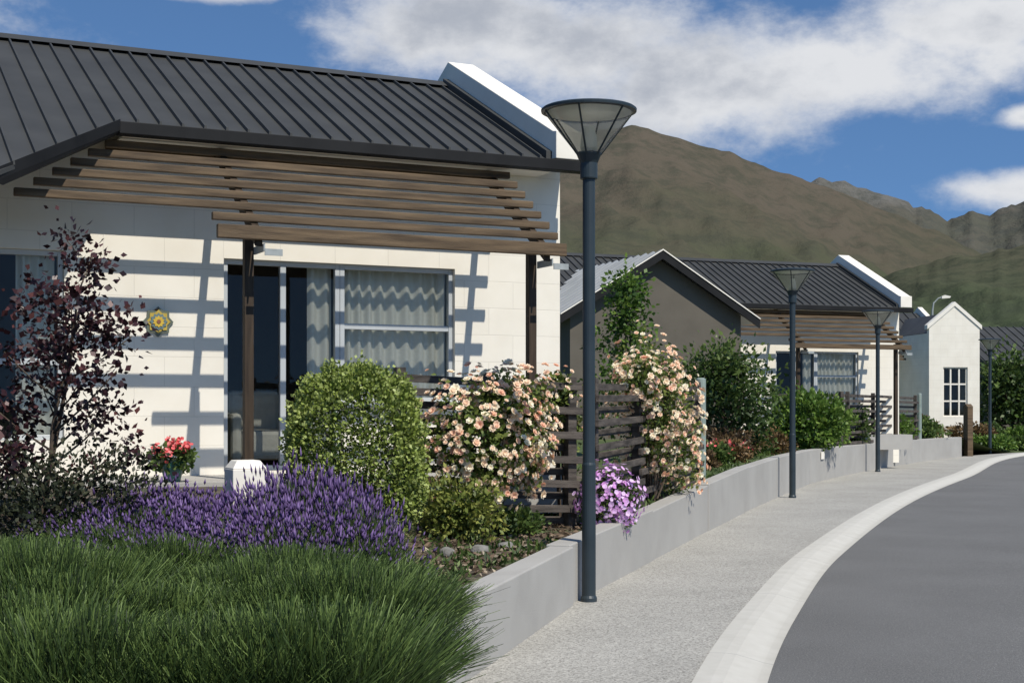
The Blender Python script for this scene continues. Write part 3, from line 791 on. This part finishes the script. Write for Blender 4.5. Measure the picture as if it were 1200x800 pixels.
tree('young_tree','slender young green-leaved tree before the grey gable',(1.80,22),2.95,.50,30,3200,L_bright,.08,5,.035,.15,.24,asp=.34)
tree('small_tree','broad small tree with dark reddish-green leaves',(4.05,27),1.85,1.05,26,6000,L_green,.10,8,.05,.16,.42,asp=.3)
shrub('shrub','reddish dark shrub below the small tree','shrub',(3.7,26.2,.90),(.8,.8,.30),3200,L_red2,.07,41,.3,.35)
shrub('shrub','bright green broad-leaved shrub near the second house','shrub',(6.5,31.0,1.28),(.92,.8,.62),5500,L_bright,.11,42,.35,.3)
shrub('shrub','dark green shrub climbing the slatted fence','shrub',(8.6,36.0,1.1),(.5,.9,.5),2600,L_green,.1,43,.35,.35)
shrub('shrub','dense green shrub by the end of the fence','shrub',(10.6,39.6,1.0),(.6,.9,.4),2400,L_bright,.1,44,.35,.3)
for i,(x,y,r) in enumerate(((2.95,21.9,.20),(3.3,22.9,.28),(3.75,24.2,.32),(2.6,23.6,.34),(4.7,27.6,.42),(5.2,28.2,.38))):
    rt,P,d=shrub('shrub','low mixed green and rusty shrub on the retaining wall','shrub',(x,y,gz(x,y)+.12),(r,r,r*.8),1700,(L_red2,L_green,L_rust)[i%3],.07,50+i,.3,.3,stem=False,group='low shrubs above the retaining wall')
P=np.stack([RNG.uniform(3.2,4.2,60),RNG.uniform(22.3,24.8,60),np.zeros(60)],1); P[:,0]=[Wx(y)-RNG.uniform(.4,1.1) for y in P[:,1]]; P[:,2]=[gz(x,y)+.2+RNG.random()*.2 for x,y,_ in P]
c0=P.mean(0); fr=empty('flowering_plant',(c0[0],c0[1],gz(c0[0],c0[1]))); tag(fr,'scattered orange-red flowers above the grey wall','flowering plant')
f=flowers('blossoms',P-np.array([c0[0],c0[1],gz(c0[0],c0[1])]),RNG.normal(size=P.shape)+np.array([0,-.5,.8]),.05,L_red,fr,petals=5,rings=1); f['kind']='stuff'
for i,(x,y,z,r,mt) in enumerate(((12.7,44.2,.9,(.7,.9,.35),L_green),(14.3,50.0,.75,(1.0,.8,.45),L_rust),(17.3,53.0,.55,(.9,.5,.4),L_rust),(19.9,54.5,.35,(.9,.7,.45),L_bright),(21.6,57,.35,(1.1,.8,.5),L_bright),(18.6,54.6,.5,(.6,.5,.45),L_green),(17.6,51.6,.3,(.8,.6,.25),L_bright),(19.0,52.6,.25,(.8,.5,.24),L_green),(20.6,55.6,.4,(1.0,.6,.4),L_green))):
    shrub('shrub','rounded border shrub beside the path near white house','shrub',(x,y,z),r,2500,mt,.12,60+i,.35,.3,stem=False)
tree('tree','dark leafy garden tree near the road bend',(22.0,62),3.1,1.6,24,5000,L_green,.22,21,.1,.1,.9)
tree('tree','dark leafy garden tree near the road bend',(25.2,64),3.6,1.7,24,5000,L_green,.22,22,.1,.1,.9)
tree('tree','low yellow-green tree behind the path',(23.4,60),2.4,1.1,20,3500,L_bright,.2,23,.08,.1,.7)
for i,(x,y) in enumerate(((29,78),(33,84),(38,88),(20,84),(14,80))):
    tree('tree','distant green tree behind the houses',(x,y),4.2,2.2,20,4000,(L_dark,L_green)[i%2],.3,30+i,.14,.1,1.3)

# lavender
def blades(n,rad,h,seed,w=.0023,lean=.52):
    rg=np.random.default_rng(seed)
    a=rg.random(n)*2*np.pi; q=np.sqrt(rg.random(n)); rr=rad*.74*q; B=np.stack([rr*np.cos(a),rr*np.sin(a),np.zeros(n)],1)
    a2=a+rg.normal(size=n)*.8
    out=np.stack([np.cos(a2),np.sin(a2),np.zeros(n)],1)
    Lh=h*(.45+.70*rg.random(n)**1.5)*(1-.28*q**2)
    reach=rad*lean*(q**1.3)*(.3+.9*rg.random(n))
    jit=rg.normal(size=(n,3))*np.array([.034,.034,.0])
    Mid=B+out*(reach*.48)[:,None]+jit*.7+np.array([0,0,1])*(Lh*.6)[:,None]
    Tip=B+out*reach[:,None]+jit*1.8+np.array([0,0,1])*(Lh)[:,None]
    side=unit(np.cross(Tip-B,rg.normal(size=(n,3))))*w
    V=np.stack([B-side,B+side,Mid+side,Mid-side,Tip+side*.6,Tip-side*.6],1)
    F=np.arange(6*n).reshape(n,6); F4=np.concatenate([F[:,[0,1,2,3]],F[:,[3,2,4,5]]])
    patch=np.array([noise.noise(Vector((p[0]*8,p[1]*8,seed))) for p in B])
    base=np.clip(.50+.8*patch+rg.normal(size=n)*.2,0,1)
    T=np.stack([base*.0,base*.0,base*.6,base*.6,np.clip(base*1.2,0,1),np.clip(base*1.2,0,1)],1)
    return V.reshape(-1,3),F4,T.ravel(),Tip,unit(Tip-Mid)
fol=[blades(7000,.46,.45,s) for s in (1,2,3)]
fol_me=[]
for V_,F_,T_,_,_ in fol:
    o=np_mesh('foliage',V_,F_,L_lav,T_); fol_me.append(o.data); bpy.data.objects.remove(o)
def spikes(tips,dirs,n,seed):
    rg=np.random.default_rng(seed)
    pt=np.array([noise.noise(Vector((p[0]*7,p[1]*7,seed))) for p in tips]); w_=np.clip(.45+1.6*pt,0.03,1); w_/=w_.sum()
    idx=rg.choice(len(tips),n,replace=False,p=w_)
    P=tips[idx]; D=unit(dirs[idx]*.5+np.array([0,0,.8])+rg.normal(size=(n,3))*.2)
    stem=-.06+.15*rg.random(n); S=unit(np.cross(D,rg.normal(size=(n,3)))); U=np.cross(D,S)
    P0=P+D*stem[:,None]; L=(.03+.045*rg.random(n))[:,None]; w=(.007+.0045*rg.random(n))[:,None]
    v=np.stack([P0,P0+D*L*.4+S*w,P0+D*L*.4+U*w,P0+D*L*.4-S*w,P0+D*L*.4-U*w,P0+D*L],1).reshape(-1,3)
    i=np.arange(n)[:,None]*6
    tri=np.array([[0,2,1],[0,3,2],[0,4,3],[0,1,4],[5,1,2],[5,2,3],[5,3,4],[5,4,1]])
    F=(i[:,:,None]+tri[None]).reshape(-1,3)
    base=np.repeat(np.clip(rg.normal(.42,.28,n),0,1),6)
    return v,F,base
spk=[]
for s in range(3):
    v,F_,t=spikes(fol[s][3],fol[s][4],1600,s+20)
    o=np_mesh('flower_spikes',v,F_,L_lavf,t); spk.append(o.data); bpy.data.objects.remove(o)
v,F_,t=spikes(fol[0][3],fol[0][4],300,31)
o=np_mesh('flower_spikes',v,F_,L_lavf,t); few=o.data; bpy.data.objects.remove(o)
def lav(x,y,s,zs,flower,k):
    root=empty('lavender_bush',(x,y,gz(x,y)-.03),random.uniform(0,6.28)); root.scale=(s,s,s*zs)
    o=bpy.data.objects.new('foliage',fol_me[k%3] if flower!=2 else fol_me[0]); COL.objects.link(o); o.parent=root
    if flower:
        o=bpy.data.objects.new('flower_spikes',spk[k%3] if flower==1 else few); COL.objects.link(o); o.parent=root; o['kind']='stuff'
    if flower==1: tag(root,'lavender bush with dense purple flower spikes','lavender','flowering lavender bushes')
    elif flower==2: tag(root,'lavender bush just starting to flower among green stems','lavender','half-open lavender bushes')
    else: tag(root,'feathery green lavender bush not yet in flower','lavender','green lavender bushes')
k=0
for (x,y,z) in ((-2.35,9.1,.95),(-2.40,9.6,1.1),(-2.05,9.0,.9),(-2.25,9.5,1.0),(-1.6,9.05,1.15),(-1.50,9.6,1.5),(-1.2,9.15,1.3),(-1.25,9.6,1.4),(-1.95,8.6,.8),(-1.65,8.65,.95),(-1.3,8.8,1.0),(-1.85,9.3,.96)):
    lav(x+random.uniform(-.06,.06),y,random.uniform(.85,1.02),z,1,k); k+=1
for (x,y,z) in ((-2.7,9.2,.8),(-2.75,8.9,.6),(-2.45,8.55,.75),(-2.2,8.25,.75),(-1.75,8.3,.75),(-1.3,8.4,.8),(-1.02,8.65,.8)):
    lav(x,y,random.uniform(.9,1.02),z,2,k); k+=1
for (x,y) in ((-2.9,8.0),(-2.45,7.95),(-1.95,7.95),(-1.45,8.0),(-1.02,8.1),(-2.6,7.4),(-2.1,7.35),(-1.6,7.45),(-1.1,7.6),(-.78,7.75),(-2.35,6.8),(-1.85,6.8),(-1.35,6.95),(-.92,7.15),(-.70,7.25),(-2.1,6.2),(-1.6,6.3),(-1.15,6.4),(-.76,6.6),(-1.9,5.6),(-1.4,5.7),(-1.0,5.8),(-.68,6.0),(-1.5,5.1),(-1.1,5.1),(-.72,5.3)):
    lav(x+random.uniform(-.08,.08),y+random.uniform(-.08,.08),random.uniform(.88,1.12),random.uniform(.62,.92),0,k); k+=1

n=9000
yv=8.5+(RNG.uniform(8.5,46,n)-8.5)*RNG.random(n); dv=.2+2.6*RNG.random(n)**1.2
P=np.array([(Wx(y)-d_,y,gz(Wx(y)-d_,y)+.01) for y,d_ in zip(yv,dv)])
msk=np.array([noise.noise(Vector((p[0]*1.3,p[1]*1.3,2)))>-.1 for p in P]); P=P[msk]
T=np.clip(RNG.normal(.5,.25,len(P)),0,1)
o=leaves('ground_cover',P,RNG.normal(size=P.shape)*.7+np.array([0,0,.7]),.07*(.5+RNG.random(len(P))),.012,T,L_green); o['kind']='stuff'
n=2600
yv=RNG.uniform(9,13.5,n); dv=.2+1.8*RNG.random(n); P=np.array([(Wx(y)-d_,y,gz(Wx(y)-d_,y)+.025) for y,d_ in zip(yv,dv)])
L_lit=leaf_mat('dry_leaves',(.06,.04,.025),(.2,.14,.09),(.45,.38,.28),.1,.8)
o=leaves('leaf_litter',P,RNG.normal(size=P.shape)*np.array([1,1,.25]),.06,.014,np.clip(RNG.normal(.4,.3,n),0,1),L_lit); o['kind']='stuff'
for (x,y,r) in ((-.25,11.1,.10),(-.05,11.45,.08),(-.5,10.9,.09)):
    m=MB()
    m.lathe([(r*.6,-r*.4),(r,0),(r*.85,r*.4),(r*.4,r*.6)],9)
    m.v=[(a*(1+.25*noise.noise(Vector((a*20,b*20,c*20)))),b*.8,c*(1+.3*noise.noise(Vector((a*15,b*15,c))))) for a,b,c in m.v]
    o=m.make('garden_stone',M_stone,None,(x,y,gz(x,y)+.02),x*9,.015); tag(o,'grey stone lying in the garden bed','stone')

# ------------------------------------------------------------------ mountains
def interp(tab,x):
    xs=[a for a,_ in tab]; yv=[b for _,b in tab]; return float(np.interp(x,xs,yv))
def hill(name,tab,R0,R1,R2,amp,mat,seed,gs,jag=0,rows=130,step=5,a2=.4,a3=.2):
    cols=list(range(-600,1900,step)); V=[];F=[]
    for c in cols:
        tn=(c-600)/1650; s=(479-interp(tab,c)+jag*noise.fractal(Vector((c*.03,seed,0)),1,2,5))/1650
        for j in range(rows):
            q=j/(rows-1); R=R0+(R2-R0)*q
            x=tn*R
            H=s*R1
            t=(R-R0)/(R1-R0)
            if t<=1: z=H*(.30*t+.70*t**1.9)
            else: z=H*(1-.5*((R-R1)/(R2-R1)))
            env=math.sin(math.pi*min(1,t*.90)) if t<1 else .25
            env=max(.16,env)
            xw=x+gs*.6*noise.noise(Vector((x/gs*.5,R/gs*.5,seed)))
            rg=1-abs(noise.noise(Vector((xw/gs+R/gs*.5,R/gs*.35,seed+3))))*2
            rg2=1-abs(noise.noise(Vector((xw/gs*2.6-R/gs*.6,R/gs*.9,seed+9))))*2
            rg3=1-abs(noise.noise(Vector((xw/gs*6,R/gs*2.4,seed+19))))*2
            z+=(amp*(rg-.55)+amp*a2*(rg2-.5)+amp*a3*(rg3-.5))*env
            V.append((x,R,z-2))
    w=rows
    for i in range(len(cols)-1):
        for j in range(rows-1): F.append((i*w+j,(i+1)*w+j,(i+1)*w+j+1,i*w+j+1))
    mb=MB(); mb.v=V; mb.f=F; o=mb.make(name,mat,smooth=True); return struct(o)
def hill_mat(name,low,mid,high,dark,scale,z0,z1,bd=20,bs=.5):
    m,nt,b,out=new_mat(name)
    ge=N(nt,'ShaderNodeNewGeometry'); sp=N(nt,'ShaderNodeSeparateXYZ'); nt.links.new(ge.outputs['Position'],sp.inputs[0])
    def nz(sc,det,ro):
        n=N(nt,'ShaderNodeTexNoise'); n.inputs['Scale'].default_value=sc; n.inputs['Detail'].default_value=det; n.inputs['Roughness'].default_value=ro
        nt.links.new(ge.outputs['Position'],n.inputs['Vector']); return n.outputs[0]
    n1=nz(scale,8,.62); n2=nz(scale*6,8,.75); n3=nz(scale*9,7,.68)
    h=mathn(nt,'DIVIDE',mathn(nt,'SUBTRACT',sp.outputs[2],z0),z1-z0)
    h2=mathn(nt,'ADD',h,mathn(nt,'MULTIPLY',mathn(nt,'SUBTRACT',n1,.5),1.3))
    r=ramp(nt,[(0.1,low),(.5,mid),(.95,high)],h2)
    r2=ramp(nt,[(.46,(0,0,0)),(.60,(.7,.7,.7))],n2)
    mx=N(nt,'ShaderNodeMix',data_type='RGBA'); nt.links.new(r2.outputs[0],mx.inputs[0]); nt.links.new(r.outputs[0],mx.inputs[6]); mx.inputs[7].default_value=(*dark,1)
    nt.links.new(mx.outputs[2],b.inputs['Base Color']); b.inputs['Roughness'].default_value=1; b.inputs['Specular IOR Level'].default_value=0
    bp=N(nt,'ShaderNodeBump'); bp.inputs['Strength'].default_value=bs; bp.inputs['Distance'].default_value=bd
    nt.links.new(n3,bp.inputs['Height']); nt.links.new(bp.outputs[0],b.inputs['Normal'])
    return m
HM1=hill_mat('brown_hill',(.066,.074,.044),(.090,.078,.056),(.100,.084,.064),(.056,.058,.042),.003,80,520,12,.6)
HM2=hill_mat('rocky_range',(.074,.082,.060),(.098,.092,.074),(.17,.165,.155),(.066,.070,.060),.0022,300,1000,24,.7)
HM3=hill_mat('green_foothill',(.056,.074,.040),(.070,.077,.047),(.088,.080,.056),(.042,.050,.034),.004,30,260,8,.6)
hill('mountain',[(-1100,330),(-300,240),(0,205),(400,175),(600,166),(660,158),(700,150),(740,146),(765,150),(790,158),(860,180),(930,205),(1000,228),(1060,252),(1120,280),(1200,315),(1500,410),(2400,470)],900,2600,3400,30,HM1,2,230,3,a2=.45,a3=.22)
hill('mountain_range',[(-1100,300),(500,300),(800,300),(900,228),(935,208),(950,214),(970,208),(1000,219),(1030,228),(1060,238),(1090,250),(1110,257),(1135,251),(1160,255),(1180,243),(1200,236),(1300,210),(1600,250),(2400,280)],2400,4800,6000,80,HM2,5,330,11)
hill('foothill',[(-1100,440),(500,440),(800,430),(880,395),(960,355),(1040,322),(1100,300),(1200,280),(1400,262),(1700,290),(2400,330)],500,1900,2500,24,HM3,8,150,5)

# ------------------------------------------------------------------ world
wd=bpy.data.worlds.new('World'); scene.world=wd; wd.use_nodes=True
nt=wd.node_tree
for n_ in list(nt.nodes): nt.nodes.remove(n_)
out=N(nt,'ShaderNodeOutputWorld'); bg=N(nt,'ShaderNodeBackground'); bg.inputs[1].default_value=.1
nt.links.new(bg.outputs[0],out.inputs[0])
tc=N(nt,'ShaderNodeTexCoord'); sp=N(nt,'ShaderNodeSeparateXYZ'); nt.links.new(tc.outputs['Generated'],sp.inputs[0])
zup=mathn(nt,'ADD',mathn(nt,'MULTIPLY',sp.outputs[2],1.1),.20)
cmb=N(nt,'ShaderNodeCombineXYZ'); nt.links.new(sp.outputs[0],cmb.inputs[0]); nt.links.new(sp.outputs[1],cmb.inputs[1]); nt.links.new(zup,cmb.inputs[2])
nrm=N(nt,'ShaderNodeVectorMath',operation='NORMALIZE'); nt.links.new(cmb.outputs[0],nrm.inputs[0])
sky=N(nt,'ShaderNodeTexSky'); sky.sky_type='NISHITA'; sky.sun_disc=False
SE=math.radians(52); SR=math.radians(144.1)
sky.sun_elevation=SE; sky.sun_rotation=SR; sky.air_density=1.0; sky.dust_density=.3; sky.ozone_density=2.0
nt.links.new(nrm.outputs[0],sky.inputs[0])
tint=N(nt,'ShaderNodeMix',data_type='RGBA',blend_type='MULTIPLY'); tint.inputs[0].default_value=1
nt.links.new(sky.outputs[0],tint.inputs[6]); tint.inputs[7].default_value=(.80,1.06,1.27,1)
az=mathn(nt,'ARCTAN2',sp.outputs[0],sp.outputs[1])
hz=mathn(nt,'SQRT',mathn(nt,'ADD',mathn(nt,'MULTIPLY',sp.outputs[0],sp.outputs[0]),mathn(nt,'MULTIPLY',sp.outputs[1],sp.outputs[1])))
el=mathn(nt,'DIVIDE',sp.outputs[2],mathn(nt,'MAXIMUM',hz,.02))
cv=N(nt,'ShaderNodeCombineXYZ'); nt.links.new(az,cv.inputs[0]); nt.links.new(mathn(nt,'MULTIPLY',el,1.5),cv.inputs[1])
def nz_(scale,det,rough=.6,off=0):
    n=N(nt,'ShaderNodeTexNoise'); n.inputs['Scale'].default_value=scale; n.inputs['Detail'].default_value=det; n.inputs['Roughness'].default_value=rough
    mp=N(nt,'ShaderNodeMapping'); mp.inputs['Location'].default_value=(off,off*.3,off*.7); nt.links.new(cv.outputs[0],mp.inputs[0]); nt.links.new(mp.outputs[0],n.inputs['Vector']); return n.outputs[0]
n1=nz_(13,9,.62,3.1); n3=nz_(12,8,.6,1.7)
blobs=[(-.045,.275,.10,.050),(.04,.255,.12,.062),(.13,.228,.12,.060),(.22,.238,.12,.040),(.33,.262,.11,.042),(.335,.146,.052,.015),(.352,.195,.018,.008),(-.21,.290,.05,.008),(-.55,.25,.2,.05),(.75,.22,.25,.08),(.02,.34,.16,.05)]
fld=None
for (a0,v0,ra,rv) in blobs:
    da=mathn(nt,'DIVIDE',mathn(nt,'SUBTRACT',az,a0),ra); dv_=mathn(nt,'DIVIDE',mathn(nt,'SUBTRACT',el,v0),rv)
    q=mathn(nt,'SUBTRACT',1.0,mathn(nt,'SQRT',mathn(nt,'ADD',mathn(nt,'MULTIPLY',da,da),mathn(nt,'MULTIPLY',dv_,dv_))))
    fld=q if fld is None else mathn(nt,'MAXIMUM',fld,q)
fld=mathn(nt,'MAXIMUM',fld,-1.0)
fld=mathn(nt,'ADD',fld,mathn(nt,'MULTIPLY',mathn(nt,'SUBTRACT',n1,.5),1.9))
al=N(nt,'ShaderNodeMapRange',interpolation_type='SMOOTHSTEP'); al.inputs['From Min'].default_value=-.20; al.inputs['From Max'].default_value=.70; nt.links.new(fld,al.inputs[0])
th=N(nt,'ShaderNodeMapRange'); th.inputs['From Min'].default_value=.25; th.inputs['From Max'].default_value=1.1; nt.links.new(fld,th.inputs[0])
sh=mathn(nt,'SUBTRACT',mathn(nt,'ADD',mathn(nt,'MULTIPLY',mathn(nt,'SUBTRACT',n3,.5),2.2),.85),mathn(nt,'MULTIPLY',th.outputs[0],.55))
rt=N(nt,'ShaderNodeMapRange'); rt.inputs['From Min'].default_value=.12; rt.inputs['From Max'].default_value=.3; nt.links.new(az,rt.inputs[0])
sh=mathn(nt,'ADD',sh,mathn(nt,'MULTIPLY',rt.outputs[0],.35))
cr=N(nt,'ShaderNodeMapRange',interpolation_type='SMOOTHSTEP'); cr.inputs['From Min'].default_value=0; cr.inputs['From Max'].default_value=1.0; nt.links.new(sh,cr.inputs[0])
cc=N(nt,'ShaderNodeMix',data_type='RGBA'); nt.links.new(cr.outputs[0],cc.inputs[0]); cc.inputs[6].default_value=(4.3,4.6,5.2,1); cc.inputs[7].default_value=(7.8,7.9,8.1,1)
mxc=N(nt,'ShaderNodeMix',data_type='RGBA'); nt.links.new(mathn(nt,'MULTIPLY',al.outputs[0],.95),mxc.inputs[0]); nt.links.new(tint.outputs[2],mxc.inputs[6]); nt.links.new(cc.outputs[2],mxc.inputs[7])
nt.links.new(mxc.outputs[2],bg.inputs[0])

sd=bpy.data.lights.new('sun','SUN'); sd.energy=4.8; sd.angle=math.radians(.5); sd.color=(1,.95,.865)
so=bpy.data.objects.new('sun',sd); COL.objects.link(so)
tosun=Vector((.586*math.cos(SE),-.810*math.cos(SE),math.sin(SE)))
so.rotation_euler=tosun.to_track_quat('Z','Y').to_euler(); so.location=(5,-5,20)

cd=bpy.data.cameras.new('camera'); cam=bpy.data.objects.new('camera',cd); COL.objects.link(cam)
cd.sensor_width=36; cd.lens=49.5; cd.shift_y=79/1200; cd.clip_end=20000; cd.clip_start=.05
cam.location=(0,0,1.55); cam.rotation_euler=(math.radians(90),0,0)
scene.camera=cam
